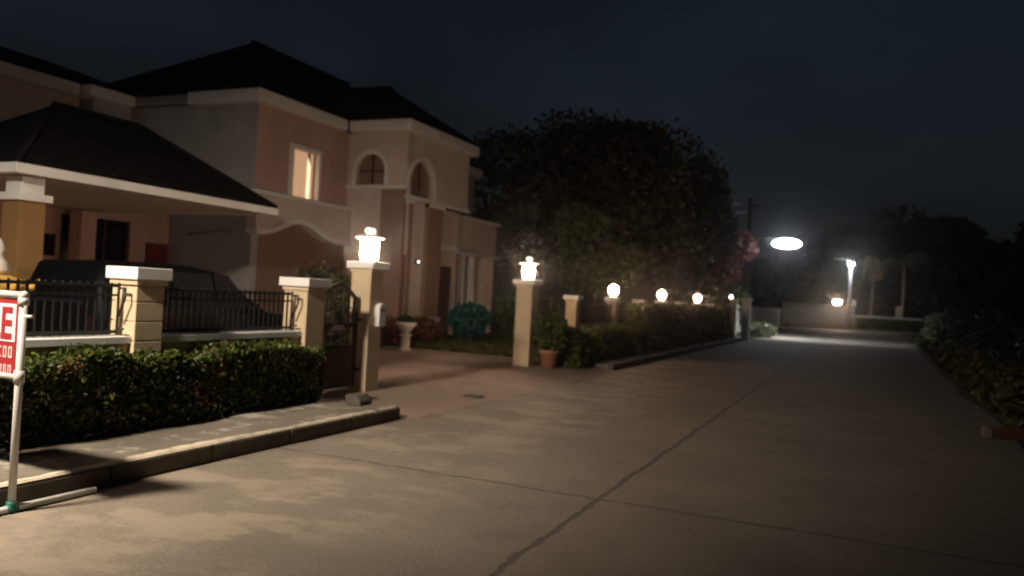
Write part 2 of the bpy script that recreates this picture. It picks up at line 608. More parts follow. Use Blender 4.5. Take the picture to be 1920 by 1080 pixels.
p1 = pillar('gate_pillar', FX, 9.75, 1.95, .165, .225, .10, 'tall cream gateway pillar carrying the nearest and largest lit lantern', 'pillar', GG, z0=.05)
pillar('gate_pillar', FX, 15.78, 1.92, .18, .25, .09, 'tall cream gateway pillar on the far side of the drive, beside the terracotta pot', 'pillar', GG, z0=.05)

def lantern(x, y, z, label):
    t = thing('pillar_lantern', (x, y, z), label, 'lantern', 'round lanterns on the gateway pillars')
    MB().lathe([(.13, 0), (.13, .03), (.10, .045)], (x, y, z)).build('base', WHITE, t)
    MB().lathe([(.095, .045), (.118, .09), (.122, .2), (.118, .3), (.10, .335)], (x, y, z), 24).build('diffuser', LAMP_WARM, t)
    MB().lathe([(.10, .336), (.2, .342), (.225, .352), (.2, .372), (.06, .40)], (x, y, z), 24).build('lid', WHITE, t)
    for s in (-1, 1):
        MB().tube([(x, y+s*.055, z+.385), (x, y+s*.055, z+.42)], .012).ball((x, y+s*.055, z+.45), .046).build('finial', LAMP_FINIAL, t)
    for k in range(4):
        a = pi/4+k*pi/2
        MB().tube([(x+.135*cos(a), y+.135*sin(a), z+.03), (x+.135*cos(a), y+.135*sin(a), z+.345)], .006, 6).build('guard_rod', WHITE, t)
    return t
lantern(FX, 9.75, 1.95, 'large lit round lantern on the gateway pillar next to the iron gate')
lantern(FX, 15.78, 1.92, 'lit round lantern on the far gateway pillar above the terracotta pot')

def railing(y0, y1, zb, zt, label, wall_y0, wall_y1, ztop=.99, brackets=True, group=None, x=FX):
    t = thing('railing_fence', (x, (y0+y1)/2, 0), label, 'fence', group)
    w = MB().box(x-.09, x+.09, wall_y0, wall_y1, 0, ztop-.07).build('low_wall', PILLAR, t)
    MB().box(x-.13, x+.13, wall_y0, wall_y1, ztop-.07, ztop).build('coping', WHITE, w, bevel=.006)
    r = MB()
    for z in (zb, zt):
        r.box(x-.015, x+.015, y0, y1, z-.015, z+.015)
    r.box(x-.012, x+.012, y0, y1, zt-.10, zt-.08)
    r.build('rail', IRON, t)
    b = MB()
    n = round((y1-y0)/.085)
    for i in range(n+1):
        yy = y0+(y1-y0)*i/n
        b.box(x-.009, x+.009, yy-.008, yy+.008, zb-.03, zt+.03)
    b.build('bars', IRON, t)
    if brackets:
        for yy, s in ((y0, 1), (y1, -1)):
            q = MB()
            for z in (zb+.03, zt-.02):
                q.tube([(x+.11, yy+s*.02, z), (x+.02, yy+s*.02, z)], .012, 6)
            q.tube([(x+.11, yy+s*.02, zt-.02), (x+.11, yy+s*.02, zt-.12), (x+.03, yy+s*.02, zt-.3)], .012, 6)
            q.build('bracket', IRON, t)
    return t
railing(2.6, 5.54, 1.03, 1.47, 'black iron railing on a white coped wall between the sale sign and the grooved pillar', 2.6, 5.60)
railing(6.0, 8.10, 1.03, 1.45, 'black iron railing on a white coped wall between the two short pillars', 5.94, 8.165)

# narrow gate
t = thing('iron_gate', (FX, 8.62, .15), 'narrow black iron gate with an arched top and brown lower panel between two pillars', 'gate')
ya, yb = 8.60, 9.53
fr = MB()
fr.box(FX-.025, FX+.025, ya, ya+.05, .17, 1.42)
fr.box(FX-.025, FX+.025, yb-.05, yb, .17, 1.38)
arc = [(ya+(yb-ya)*i/14, 1.40+.22*sin(pi*i/14)) for i in range(15)]
arc2 = [(a, z-.05) for a, z in arc]
fr.strip(arc, arc2, 0, FX-.024, FX+.024)
for z in (.18, .72, 1.02):
    fr.box(FX-.022, FX+.022, ya+.05, yb-.05, z, z+.05)
fr.build('gate_frame', IRON, t)
bb = MB()
for i in range(1, 9):
    yy = ya+(yb-ya)*i/9
    bb.box(FX-.008, FX+.008, yy-.008, yy+.008, 1.07, 1.36+.21*sin(pi*i/9))
for i in range(3):
    yc = ya+.22+.25*i
    bb.tube([(FX+.012, yc+.08*cos(a), 1.22+.08*sin(a)) for a in [2*pi*k/12 for k in range(13)]], .007, 5)
bb.build('bars', IRON, t)
MB().box(FX-.012, FX+.012, ya+.05, yb-.05, .23, .72).build('lower_panel', RUST, t)
ub = MB()
for i in range(1, 12):
    yy = ya+(yb-ya)*i/12
    ub.box(FX-.008, FX+.008, yy-.008, yy+.008, .77, 1.02)
ub.build('bars', IRON, t)
for z in (.42, 1.12):
    MB().tube([(FX+.06, yb-.02, z), (FX+.06, 9.62, z)], .014, 8).box(FX+.0, FX+.06, yb-.04, yb, z-.02, z+.02).build('hinge', IRON, t)
lt = MB().box(FX+.025, FX+.06, ya+.32, ya+.55, .985, 1.045).build('latch', STONE, t, bevel=.008)
MB().ball((FX+.075, ya+.5, 1.015), .025).build('latch_knob', STONE, lt)

t = thing('mailbox', (FX+.165, 9.8, 1.05), 'small white rounded letterbox fixed to the nearer gateway pillar', 'mailbox')
MB().prism([(9.72, 1.03), (9.90, 1.03), (9.90, 1.30), (9.87, 1.35), (9.81, 1.37), (9.75, 1.35), (9.72, 1.30)], 0, FX+.167, FX+.25).build('case', WHITE, t, bevel=.012)
MB().box(FX+.25, FX+.254, 9.75, 9.87, 1.255, 1.275).build('slot', IRON, t)

t = tag(MB().prism([(-5.72, .145), (-5.5, .145), (-5.5, .20), (-5.56, .27), (-5.72, .27)], 1, 8.16, 8.42).build('concrete_block', TAR, bevel=.015), 'small dark concrete block lying on the pavement before the narrow gate', 'block')
t = tag(MB().lathe([(.16, .01), (.17, .018), (.15, .022), (.13, .02)], (-5.32, 10.9, .018), 18).build('drain_cover', TAR), 'small dark round drain cover in the drive apron', 'drain')

# ------------------------------------------------------------------ hedges
def hedge(name, x0, x1, y0, y1, z0, z1, n, size, m, label, seed, top_lean=.1, group=None):
    t = thing(name, ((x0+x1)/2, (y0+y1)/2, z0), label, 'hedge', group)
    g = pad(seed)
    u = g.random((n, 3))
    # half on the skin, half through the body
    k = g.random(n)
    face = g.integers(0, 10, n)
    sk = k < .6
    u[sk & (face < 4), 0] = 1-.12*g.random((sk & (face < 4)).sum())
    u[sk & (face >= 4) & (face < 8), 2] = 1-.1*g.random((sk & (face >= 4) & (face < 8)).sum())
    e = sk & (face == 8)
    u[e, 1] = .01*g.random(e.sum())
    e = sk & (face == 9)
    u[e, 1] = 1-.01*g.random(e.sum())
    x = x0+(x1-x0)*u[:, 0]
    y = y0+(y1-y0)*u[:, 1]
    wav = .045*np.sin(y*3.1+seed)+.03*np.sin(y*7.7+1)+.02*np.sin(y*17+x*9)
    z = z0+(z1-z0+wav)*u[:, 2]+.02*g.normal(size=n)
    x = x+.05*np.sin(y*2.3+z*4)+.03*np.sin(y*6+z*9)+.02*g.normal(size=n)
    x -= top_lean*u[:, 2]*(u[:, 0] > .5)
    # a few sprigs stand proud
    s = g.random(n) < .012
    z[s] += .08*g.random(s.sum())
    leaf_mesh(np.stack([x, y, z], 1), size, g, 'leaves', m, t)
    st = MB()
    yy = y0+.15
    while yy < y1-.1:
        xx = (x0+x1)/2+g.uniform(-.06, .06)
        top = z0+(z1-z0)*.8
        st.tube([(xx, yy, z0-.02), (xx+g.uniform(-.05, .05), yy+g.uniform(-.05, .05), z0+.3*(z1-z0)), (xx+g.uniform(-.1, .1), yy+g.uniform(-.1, .1), top)], [.018, .013, .006], 5)
        yy += .3
    st.build('stems', BARK, t)
    return t
hedge('clipped_hedge', -6.47, -6.06, 3.0, 8.08, .14, .84, 33000, .052, HEDGE_A, 'clipped leafy hedge with reddish tips in front of the near railings, behind the sale sign', 5, -.05)
hedge('clipped_hedge', -6.3, -5.62, 16.5, 22.6, .1, .86, 11000, .10, HEDGE_B, 'clipped dark hedge beyond the terracotta pot, at the foot of the short yellow-lit pillar', 6)
hedge('clipped_hedge', -6.3, -5.55, 22.6, 38.6, .1, 1.5, 20000, .13, HEDGE_B, 'long dark hedge below the row of three globe lamps', 9)

# ------------------------------------------------------------------ next property's fence with globe lamps
def fence_span(y0, y1, label):
    t = thing('railing_fence', (FX, (y0+y1)/2, .1), label, 'fence', 'iron railings of the fence with globe lamps')
    MB().box(FX-.09, FX+.09, y0, y1, .05, .93).build('low_wall', PILLAR, t)
    r = MB()
    n = round((y1-y0)/.11)
    for i in range(n+1):
        yy = y0+(y1-y0)*i/n
        r.box(FX-.01, FX+.01, yy-.009, yy+.009, .93, 1.44)
    r.build('bars', IRON, t)
    MB().box(FX-.02, FX+.02, y0, y1, 1.44, 1.47).box(FX-.02, FX+.02, y0, y1, 1.0, 1.03).build('rail', IRON, t)
ply = [(18.75, 0, 'short pale pillar at the near end of the far fence, in front of the dark hedge'),
       (22.2, 1, 'fence pillar under the nearest of the three globe lamps'),
       (25.2, 0, 'low white-capped pillar between the nearest and middle globe lamps'),
       (28.2, 1, 'fence pillar under the middle globe lamp'),
       (31.5, 0, 'low white-capped pillar between the middle and farthest globe lamps'),
       (35.0, 1, 'fence pillar under the farthest of the three globe lamps'),
       (38.0, 0, 'low white-capped pillar just past the farthest globe lamp')]
for y, lit, lab in ply:
    pillar('fence_pillar', FX, y, 1.66, .14, .20, .10, lab, 'pillar', 'pillars of the fence with globe lamps', z0=.1)
for i in range(len(ply)-1):
    fence_span(ply[i][0]+.14, ply[i+1][0]-.14, ['iron railing just beyond the drive, from the short pale pillar to the first globe lamp',
        'iron railing right after the nearest globe lamp', 'iron railing leading up to the middle globe lamp', 'iron railing right after the middle globe lamp',
        'iron railing leading up to the farthest globe lamp', 'iron railing right after the farthest globe lamp'][i])
def globe(y, label):
    t = thing('globe_lamp', (FX, y, 1.66), label, 'lamp', 'globe lamps on the far fence')
    MB().lathe([(.13, 0), (.13, .025), (.06, .04), (.06, .08)], (FX, y, 1.66)).build('base', WHITE, t)
    MB().ball((FX, y, 1.88), .145, 16, 1.1).build('globe', LAMP_GLOBE, t)
for y, lab in ((22.2, 'nearest and largest of the three lit globe lamps on the far fence'), (28.2, 'middle one of the three lit globe lamps on the far fence'), (35.0, 'farthest of the three lit globe lamps on the far fence')):
    globe(y, lab)

# further posts along the left side of the street
t = thing('gate_pillar', (-5.5, 43, 0), 'pale gateway pillar farthest down the street, beside the mound of pale leaves', 'pillar', 'tall gateway pillars')
MB().box(-5.72, -5.32, 42.8, 43.2, 0, 1.95).build('shaft', WHITE, t, bevel=.01)
MB().box(-5.78, -5.26, 42.74, 43.26, 1.95, 2.06).build('cap', WHITE, t, bevel=.01)
t = thing('fence_pillar', (-6.5, 45.3, 0), 'slim yellowish pillar behind the farthest gateway pillar', 'pillar')
MB().box(-6.68, -6.32, 45.1, 45.5, 0, 1.95).build('shaft', PILLAR, t, bevel=.01)
MB().box(-6.72, -6.28, 45.06, 45.54, 1.95, 2.03).build('cap', PILLAR, t, bevel=.01)
t = thing('bulkhead_lamp', (-6.3, 44.2, 2.0), 'tiny lit lamp on a thin bracket left of the slim yellowish pillar', 'lamp')
MB().ball((-6.62, 45.02, 2.13), .10).build('globe', LAMP_DOT, t)
MB().tube([(-6.62, 45.12, 2.0), (-6.62, 45.02, 2.03)], .02).build('bracket', IRON, t)
t = thing('boundary_wall', (-6.8, 54, 0), 'low dark boundary wall far along the left side of the street', 'wall')
MB().box(-6.95, -6.75, 46, 76, 0, 1.6).build('wall_face', GREYW, t)
MB().box(-7.0, -6.7, 46, 76, 1.6, 1.68).build('coping', GREYW, t)

# ------------------------------------------------------------------ sale sign
SX, SY = -5.0, 3.5
t = thing('sale_sign', (SX, SY, 0), 'red and white sale board on a white plastic pipe stand, cut by the left edge', 'sign')
fr = MB().tube([(SX, SY, .03), (SX, SY, 1.41)], .024, 12)
fr.build('post', PVC, t)
MB().tube([(SX-1.0, SY, .18), (SX-1.0, SY, 1.41)], .024, 12).build('post', PVC, t)
MB().tube([(SX+.0, SY, 1.415), (SX-1.0, SY, 1.415)], .024, 12).ball((SX, SY, 1.413), .031).build('crossbar', PVC, t)
MB().tube([(SX, SY, .88), (SX-1.0, SY, .88)], .02, 12).build('crossbar', PVC, t)
MB().tube([(SX, SY, .845), (SX, SY, .925)], .033, 12).build('pipe_joint', PVC, t)
MB().tube([(SX, SY, 1.35), (SX, SY, 1.40)], .033, 12).build('pipe_joint', PVC, t)
MB().tube([(SX, SY-.55, .026), (SX, SY+.62, .026)], .024, 12).build('foot', PVC, t)
MB().tube([(SX-1.0, SY-.55, .17), (SX-1.0, SY+.62, .17)], .024, 12).build('foot', PVC, t)
MB().tube([(SX, SY-.035, .026), (SX, SY+.035, .026)], .033, 12).tube([(SX, SY, .03), (SX, SY, .075)], .033, 12).build('green_joint', GREENT, t)
MB().tube([(SX+.02, SY, 1.28), (SX+.09, SY, 1.28)], .012, 10).build('peg', PVC, t)
bx0, bx1, bz0, bz1 = SX-.975, SX-.022, .862, 1.385
bd = MB().box(bx0, bx1, SY-.004, SY+.004, bz0, bz1).build('board', RED, t)
MB().box(bx0+.03, bx1-.033, SY-.0075, SY-.0042, 1.105, bz1-.03).build('white_field', SIGNW, bd)
def text(s, size, x, z, y, m, parent, name, align='RIGHT', off=.0, xs=1):
    cu = bpy.data.curves.new('lettering', 'FONT')
    cu.body = s
    cu.size = size
    cu.align_x = align
    cu.extrude = .001
    cu.offset = off
    tmp = bpy.data.objects.new('lettering', cu)
    COL.objects.link(tmp)
    dg = bpy.context.evaluated_depsgraph_get()
    me = bpy.data.meshes.new_from_object(tmp.evaluated_get(dg))
    bpy.data.objects.remove(tmp)
    me.transform(Matrix.Translation((x, y, z)) @ Matrix.Rotation(pi/2, 4, 'X') @ Matrix.Diagonal((xs, 1, 1, 1)))
    me.transform(Matrix.Translation(-world_loc(parent)))
    me.materials.clear()
    me.materials.append(m)
    o = bpy.data.objects.new(name, me)
    COL.objects.link(o)
    o.parent = parent
    return o
text('SALE', .29, bx1-.064, 1.128, SY-.0095, RED, bd, 'lettering', off=.007, xs=.80)
g = pad(21)
#          rows of small white print, too blurred in the photo to read
for z0, z1, h in ((1.0, 1.075, .06), (.885, .955, .05)):
    mk = MB()
    x = bx1-.055
    while x > bx0+.08:
        w = .026+.014*g.random()
        mk.box(x-w, x, SY-.0068, SY-.0042, z0, z0+.013)
        mk.box(x-w, x, SY-.0068, SY-.0042, z1-.013, z1)
        mk.box(x-w, x-w+.011, SY-.0068, SY-.0042, z0+.013, z1-.013)
        if g.random() < .7:
            mk.box(x-.011, x, SY-.0068, SY-.0042, z0+.013, z1-.013)
        x -= w+.016
    mk.build('lettering', PINKW, bd)

# ------------------------------------------------------------------ the house
HOUSE = thing('house', (-17, 21, .1), 'two storey house with terracotta and beige walls, arched balcony and one lit window', 'house')
H = HOUSE
EZ = 6.5
def part(name, mb, m, parent=None, **kw):
    return mb.build(name, m, parent or H, **kw)

# walls: main block with openings for the lit window
wx = -14.45
part('front_wall', MB().box(wx-.25, wx, 16.12, 17.42, 3.85, 6.2).box(wx-.25, wx, 18.70, 20.1, 3.85, 6.2)
     .box(wx-.25, wx, 17.42, 18.70, 5.28, 6.2).box(wx-.25, wx, 17.42, 18.70, 3.83, 3.95), TERRA)
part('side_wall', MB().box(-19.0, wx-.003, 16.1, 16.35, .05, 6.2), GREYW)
part('lower_wall', MB().box(wx-.25, wx-.02, 16.12, 20.1, .05, 3.85), BROWN)
# plain band over the ground floor whose lower edge swells in a low arch
low = []
for i in range(33):
    yy = 15.98+(20.15-15.98)*i/32
    k = (yy-17.75)/1.55
    z = 2.93+(.40*(.5+.5*cos(pi*max(-1, min(1, k)))))
    low.append((yy, z))
up = [(a, 3.80) for a, z in low]
band = part('parapet_band', MB().strip(up, low, 0, wx-.1, wx+.22), BEIGE)
tr_o = [(a, z+.0) for a, z in low]
tr_i = [(a, z-.14) for a, z in low]
part('arch_trim', MB().strip(tr_o, tr_i, 0, wx-.1, wx+.27), WHITE, band)
part('ledge', MB().box(wx-.1, wx+.32, 15.9, 20.05, 3.80, 3.92), WHITE, band, bevel=.02)
# lit window
LITM, tt, bb_ = base_mat('lit curtain')
cc = tt.nodes.new('ShaderNodeTexCoord')
sp = tt.nodes.new('ShaderNodeSeparateXYZ')
tt.links.new(cc.outputs['Generated'], sp.inputs[0])
wv = N(tt, 'ShaderNodeTexWave', Scale=5.5, Distortion=2.0, Detail=2)
wv.bands_direction = 'Y'
tt.links.new(cc.outputs['Generated'], wv.inputs['Vector'])
cr = ramp(tt, wv.outputs[1], [(0, (.46, .26, .15)), (1, (.60, .37, .23))])
tt.links.new(cr, bb_.inputs['Emission Color'])
bb_.inputs['Emission Strength'].default_value = .95
bb_.inputs['Base Color'].default_value = (.5, .35, .25, 1)
GAPM = emit('bright gap between curtains', (1, .70, .40), 2.0)
y0, y1, z0, z1 = 17.42, 18.70, 3.95, 5.28
wn = part('lit_window', MB().box(wx-.05, wx+.07, y0-.02, y0+.09, z0-.02, z1+.1).box(wx-.05, wx+.07, y1-.09, y1+.02, z0-.02, z1+.1)
          .box(wx-.05, wx+.07, y0+.09, y1-.09, z1-.0, z1+.1).box(wx-.05, wx+.1, y0-.06, y1+.06, z0-.1, z0-.02), WHITE)
wn['label'] = 'lit upstairs window with warm curtains'
cv = []
cf = []
for i in range(41):
    yy = y0+.09+(y1-y0-.18)*.76*i/40
    xx = wx-.16+.03*sin(i*1.5)+.01*sin(i*4.1)
    cv += [(xx, yy, z0-.02), (xx, yy, z1)]
    if i:
        cf.append((2*i-2, 2*i-1, 2*i+1, 2*i))
part('curtain', MB().add(cv, cf, True), LITM, wn)
cv, cf = [], []
for i in range(13):
    yy = y0+.09+(y1-y0-.18)*(.90+.10*i/12)
    xx = wx-.16+.03*sin(i*1.5)
    cv += [(xx, yy, z0-.02), (xx, yy, z1)]
    if i:
        cf.append((2*i-2, 2*i-1, 2*i+1, 2*i))
part('curtain', MB().add(cv, cf, True), LITM, wn)
part('glowing_gap', MB().add([(wx-.17, y0+.09+(y1-y0-.18)*.75, z0-.02), (wx-.17, y0+.09+(y1-y0-.18)*.91, z0-.02), (wx-.17, y0+.09+(y1-y0-.18)*.91, z1-.35), (wx-.17, y0+.09+(y1-y0-.18)*.80, z1-.1)], [(0, 1, 2, 3)]), GAPM, wn)
# glass in front of the curtain
GL, gt, gb = base_mat('clear window glass')
gb.inputs['Base Color'].default_value = (.9, .92, .92, 1)
gb.inputs['Roughness'].default_value = .04
gb.inputs['Alpha'].default_value = .12
part('pane', MB().box(wx-.035, wx-.03, y0+.09, y1-.09, z0-.02, z1), GL, wn)

CURT = mat('curtained pane', (.24, .16, .115), .3, .2, 4, 0)
# bay with arched openings
BX, BY0, BY1 = -12.4, 20.1, 24.1
def arch_pts(c, r, spring, n=16):
    return [(c-r*cos(pi*i/n), spring+r*sin(pi*i/n)) for i in range(n+1)]
def arched_wall(axis, a, b, u0, u1, z0, z1, c, r, zb, spring):
    """wall slab across axis between a and b with one arched opening"""
    mb = MB()
    def pr(poly):
        mb.prism(poly, axis, a, b)
    pr([(u0, z0), (c-r, z0), (c-r, z1), (u0, z1)])
    pr([(c+r, z0), (u1, z0), (u1, z1), (c+r, z1)])
    if zb > z0:
        pr([(c-r, z0), (c+r, z0), (c+r, zb), (c-r, zb)])
    ap = arch_pts(c, r, spring)
    for i in range(len(ap)-1):
        pr([ap[i], ap[i+1], (ap[i+1][0], z1), (ap[i][0], z1)])
    return mb
def arch_trim(axis, a, b, c, r, zb, spring, w=.13):
    o_ = [(c-r-w, zb)]+[(c-(r+w)*cos(pi*i/18), spring+(r+w)*sin(pi*i/18)) for i in range(19)]+[(c+r+w, zb)]
    i_ = [(c-r, zb)]+[(c-r*cos(pi*i/18), spring+r*sin(pi*i/18)) for i in range(19)]+[(c+r, zb)]
    return MB().strip(o_, i_, axis, a, b)
# side of the bay (faces the camera)
part('bay_wall', arched_wall(1, BY0, BY0+.22, wx, BX, 2.6, 6.2, -13.62, .50, 4.62, 5.05), BEIGE)
aw = part('arched_window', arch_trim(1, BY0-.06, BY0+.02, -13.62, .50, 4.62, 5.05), WHITE)
part('pane', MB().prism([(-14.12, 4.62), (-13.12, 4.62)]+[(-13.62+.5*cos(pi*i/14), 5.05+.5*sin(pi*i/14)) for i in range(15)], 1, BY0+.10, BY0+.115), CURT, aw)
part('mullion', MB().box(-13.645, -13.595, BY0+.06, BY0+.098, 4.62, 5.54).box(-14.1, -13.14, BY0+.065, BY0+.095, 5.03, 5.07), WOOD, aw)
part('bay_lower_wall', MB().box(wx, BX-.55, BY0, BY0+.22, .05, 2.6), BROWN)
# front of the bay
part('bay_wall', arched_wall(0, BX-.22, BX, BY0+.223, BY1, 4.36, 6.2, 21.0, .72, 4.36, 4.74), BEIGE)
aw = part('arched_window', arch_trim(0, BX-.02, BX+.06, 21.0, .72, 4.36, 4.74, .15), WHITE)
part('pane', MB().prism([(20.28, 4.36), (21.72, 4.36)]+[(21.0+.72*cos(pi*i/14), 4.74+.72*sin(pi*i/14)) for i in range(15)], 0, BX-.14, BX-.125), CURT, aw)
part('mullion', MB().box(BX-.124, BX-.09, 20.97, 21.03, 4.36, 5.45), WOOD, aw)
part('band', MB().box(wx, BX+.08, BY0-.08, BY0-.002, 4.50, 4.62), WHITE)
part('band', MB().box(BX+.002, BX+.1, BY0-.08, BY1+.05, 4.24, 4.36), WHITE)
# tall piers and the wall between them
for (a, b, m, x_) in ((20.10, 20.55, BROWN, BX+.04), (20.55, 21.35, BEIGE, BX-.02), (21.35, 22.25, BROWN, BX+.12), (22.25, 24.1, BEIGE, BX-.3)):
    p_ = part('pier' if m is BROWN else 'bay_lower_wall', MB().box(BX-.55 if m is BROWN else x_-.25, x_, a+.225 if a == 20.10 else a, b, .05, 4.24), m)
    if m is BROWN:
        part('pier_cap', MB().box(BX-.5, x_+.06, a-.0, b+.05, 4.12, 4.238), WHITE, p_)
        part('pier_foot', MB().box(BX-.5, x_+.07, a-.0, b+.06, .06, .75), BEIGE, p_)
part('pier', MB().box(BX-.75, BX+.045, BY0-.11, BY0-.003, .05, 4.48), BROWN)
part('entrance_door', MB().box(BX-.298, BX-.26, 22.6, 23.7, .1, 2.4), WOOD)
part('band', MB().box(BX-.298, BX-.22, 22.25, 24.1, 2.9, 3.1), WHITE)
# balcony wing
part('balcony_wall', MB().box(-14.7, -14.45, 24.1, 28.6, .05, 6.2), GREYW)
part('balcony', MB().box(-13.15, -12.95, 24.1, 27.75, 3.05, 4.15).box(-14.45, -13.15, 27.55, 27.75, 3.05, 4.15).box(-14.45, -13.15, 24.1, 27.55, 3.0, 3.15), BEIGE)
part('ledge', MB().box(-14.4, -12.85, 24.1, 27.85, 4.15, 4.25).box(-14.4, -12.88, 24.1, 27.8, 3.0, 2.9), WHITE)
for yy in (24.45, 25.15, 25.9):
    part('column', MB().box(-13.2, -12.98, yy, yy+.22, .05, 2.9), WHITE)
part('column', MB().box(-13.5, -12.98, 26.9, 27.7, .05, 2.9), BEIGE)
part('garden_window', MB().box(-14.44, -14.38, 24.3, 26.7, .15, 2.8), DARKGLASS)
part('balcony_door', MB().box(-14.44, -14.38, 24.9, 26.4, 3.16, 5.4), DARKGLASS)
wl = part('wall_light', MB().box(BX-.018, BX+.05, 20.9, 21.0, 2.35, 2.5), IRON)
part('bulb', MB().ball((BX+.08, 20.95, 2.42), .03), LAMP_DOT, wl)

# cornices (white) follow every eave
def cornice(segs):
    mb = MB()
    for s in segs:
        mb.box(*s)
    return mb
part('cornice', cornice([(wx-.3, -14.25, 15.86, 19.7, 6.17, 6.5), (-16.7, wx-.3, 15.86, 16.4, 6.17, 6.5), (-14.25, -12.12, 19.74, 20.3, 6.17, 6.5),
                         (-12.6, -12.12, 20.3, 24.25, 6.17, 6.5), (-14.4, -12.6, 24.0, 24.25, 6.17, 6.5), (-14.6, -14.2, 24.25, 28.8, 6.17, 6.5)]), WHITE, bevel=.03)
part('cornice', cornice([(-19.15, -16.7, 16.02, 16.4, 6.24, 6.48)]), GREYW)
# main hip roof, with the bay's own hip running into it
def hip(x0, x1, y0, y1, z, slope, ridge_axis, open_end=None):
    mb = MB()
    if ridge_axis == 1:
        h = (x1-x0)/2
        r0, r1 = (((x0+x1)/2, y0+h, z+h*slope), ((x0+x1)/2, y1-h, z+h*slope))
        v = [(x0, y0, z), (x1, y0, z), (x1, y1, z), (x0, y1, z), r0, r1]
        f = [(0, 1, 4), (1, 2, 5, 4), (2, 3, 5), (3, 0, 4, 5)]
    else:
        h = (y1-y0)/2
        r1 = (x1-h, (y0+y1)/2, z+h*slope)
        r0 = (x0, (y0+y1)/2, z+h*slope)
        v = [(x0, y0, z), (x1, y0, z), (x1, y1, z), (x0, y1, z), r0, r1]
        f = [(0, 1, 5, 4), (1, 2, 5), (2, 3, 4, 5)]
    mb.add(v, f)
    base = [(x0, y0), (x1, y0), (x1, y1), (x0, y1)]
    mb.add([(*p, z) for p in base], [(0, 1, 2, 3)])
    return mb
part('roof', hip(-22.1, -14.15, 15.78, 28.9, 6.503, .66, 1), TILE)
part('roof', hip(-18, -12.02, 19.64, 24.33, 6.506, .66, 0), TILE)
part('ridge_cap', MB().tube([(-14.15, 15.78, 6.53), (-18.125, 19.755, 9.15), (-18.125, 24.925, 9.15)], .07, 6).tube([(-12.02, 19.64, 6.53), (-14.365, 21.985, 8.07), (-16.4, 21.985, 8.07)], .07, 6), TILE)
# rear wing
part('wing_wall', MB().box(-19.75, -19.5, 4, 15.1, .05, 6.2), BEIGE)
part('wing_wall', MB().box(-19.25, -19.0, 14.9, 16.1, 3.2, 6.2).box(-19.5, -19.25, 14.9, 15.1, 3.2, 6.2), GREYW)
part('cornice', cornice([(-19.8, -19.15, 3.7, 14.6, 6.2, 6.5), (-19.5, -18.75, 14.62, 16.0, 6.2, 6.48)]), WHITE)
part('roof', hip(-26.5, -19.1, 3.5, 19.9, 6.504, .36, 1), TILE)

# ground-floor room front at the back of the carport
CB = -17.3
part('back_wall', MB().box(CB-.2, CB, 4.5, 12.9, .05, 3.25).box(CB-.2, CB, 14.85, 16.1, .05, 3.25).box(CB-.2, CB, 12.9, 14.85, 2.9, 3.25), TERRA)
part('sliding_door', MB().box(CB-.15, CB-.1, 12.9, 14.85, .05, 2.9), DARKGLASS)
for yy in (12.9, 13.5, 14.1, 14.78):
    part('door_frame', MB().box(CB-.1, CB-.04, yy, yy+.06, .05, 2.9), WOOD)
part('small_window', MB().box(CB+.003, CB+.05, 12.3, 12.75, 1.9, 2.4), DARKGLASS)
rd = part('red_door', MB().box(CB+.003, CB+.05, 15.35, 16.05, .1, 2.42), DRED)
part('handle', MB().ball((CB+.08, 15.45, 1.1), .035), IRON, rd)
part('downpipe', MB().tube([(-14.55, 16.04, 3.0), (-14.9, 16.04, 2.93), (-16.6, 16.04, 2.72)], .03, 8), GREYW)

# ------------------------------------------------------------------ carport
CP = thing('carport', (-14.3, 10.4, .1), 'hipped carport with dark tiles and pale fascia left of the house', 'carport')
CX, CY0, CY1 = -11.55, 7.75, 13.6
CZ = 3.02
h = (CY1-CY0)/2
CY0, RB = 7.85, CX-3.9
h = (CX-RB)/2
part('roof', hip(RB, CX, CY0, CY1, CZ+.13, .72, 1), TILE, CP)
part('rear_roof', MB().box(CB, RB, CY0, CY1, CZ+.02, CZ+.14), TILE, CP)
part('ridge_cap', MB().tube([(CX, CY0, CZ+.15), (CX-h, CY0+h, CZ+.15+h*.72), (CX-h, CY1-h, CZ+.15+h*.72), (CX, CY1, CZ+.15)], .05, 6), TILE, CP)
part('fascia', MB().box(CX-.06, CX+.02, CY0-.02, CY1+.02, CZ-.02, CZ+.127).box(CB, CX-.06, CY0-.02, CY0+.05, CZ-.02, CZ+.127).box(CB, CX-.06, CY1-.05, CY1+.02, CZ-.02, CZ+.127), WHITE, CP)
part('soffit', MB().box(CB+.01, CX-.07, CY0+.06, CY1-.06, CZ+.0, CZ+.018), BEIGE, CP)
cxx, cyy = -12.05, 8.35
c_ = part('column', MB().box(cxx-.21, cxx+.21, cyy-.21, cyy+.21, .05, 2.62), OCHRE, CP, bevel=.01)
part('capital', MB().box(cxx-.28, cxx+.28, cyy-.28, cyy+.28, 2.62, 2.74).box(cxx-.19, cxx+.19, cyy-.19, cyy+.19, 2.74, CZ-.021), WHITE, c_, bevel=.015)
c_ = part('column', MB().box(CB+.3, CB+.7, cyy-.21, cyy+.21, .05, 2.62), OCHRE, CP, bevel=.01)
part('capital', MB().box(CB+.23, CB+.77, cyy-.28, cyy+.28, 2.62, CZ-.03), WHITE, c_, bevel=.015)
part('column', MB().box(CB+.3, CB+.7, CY1-.7, CY1-.3, .05, CZ-.03), TERRA, CP, bevel=.01)

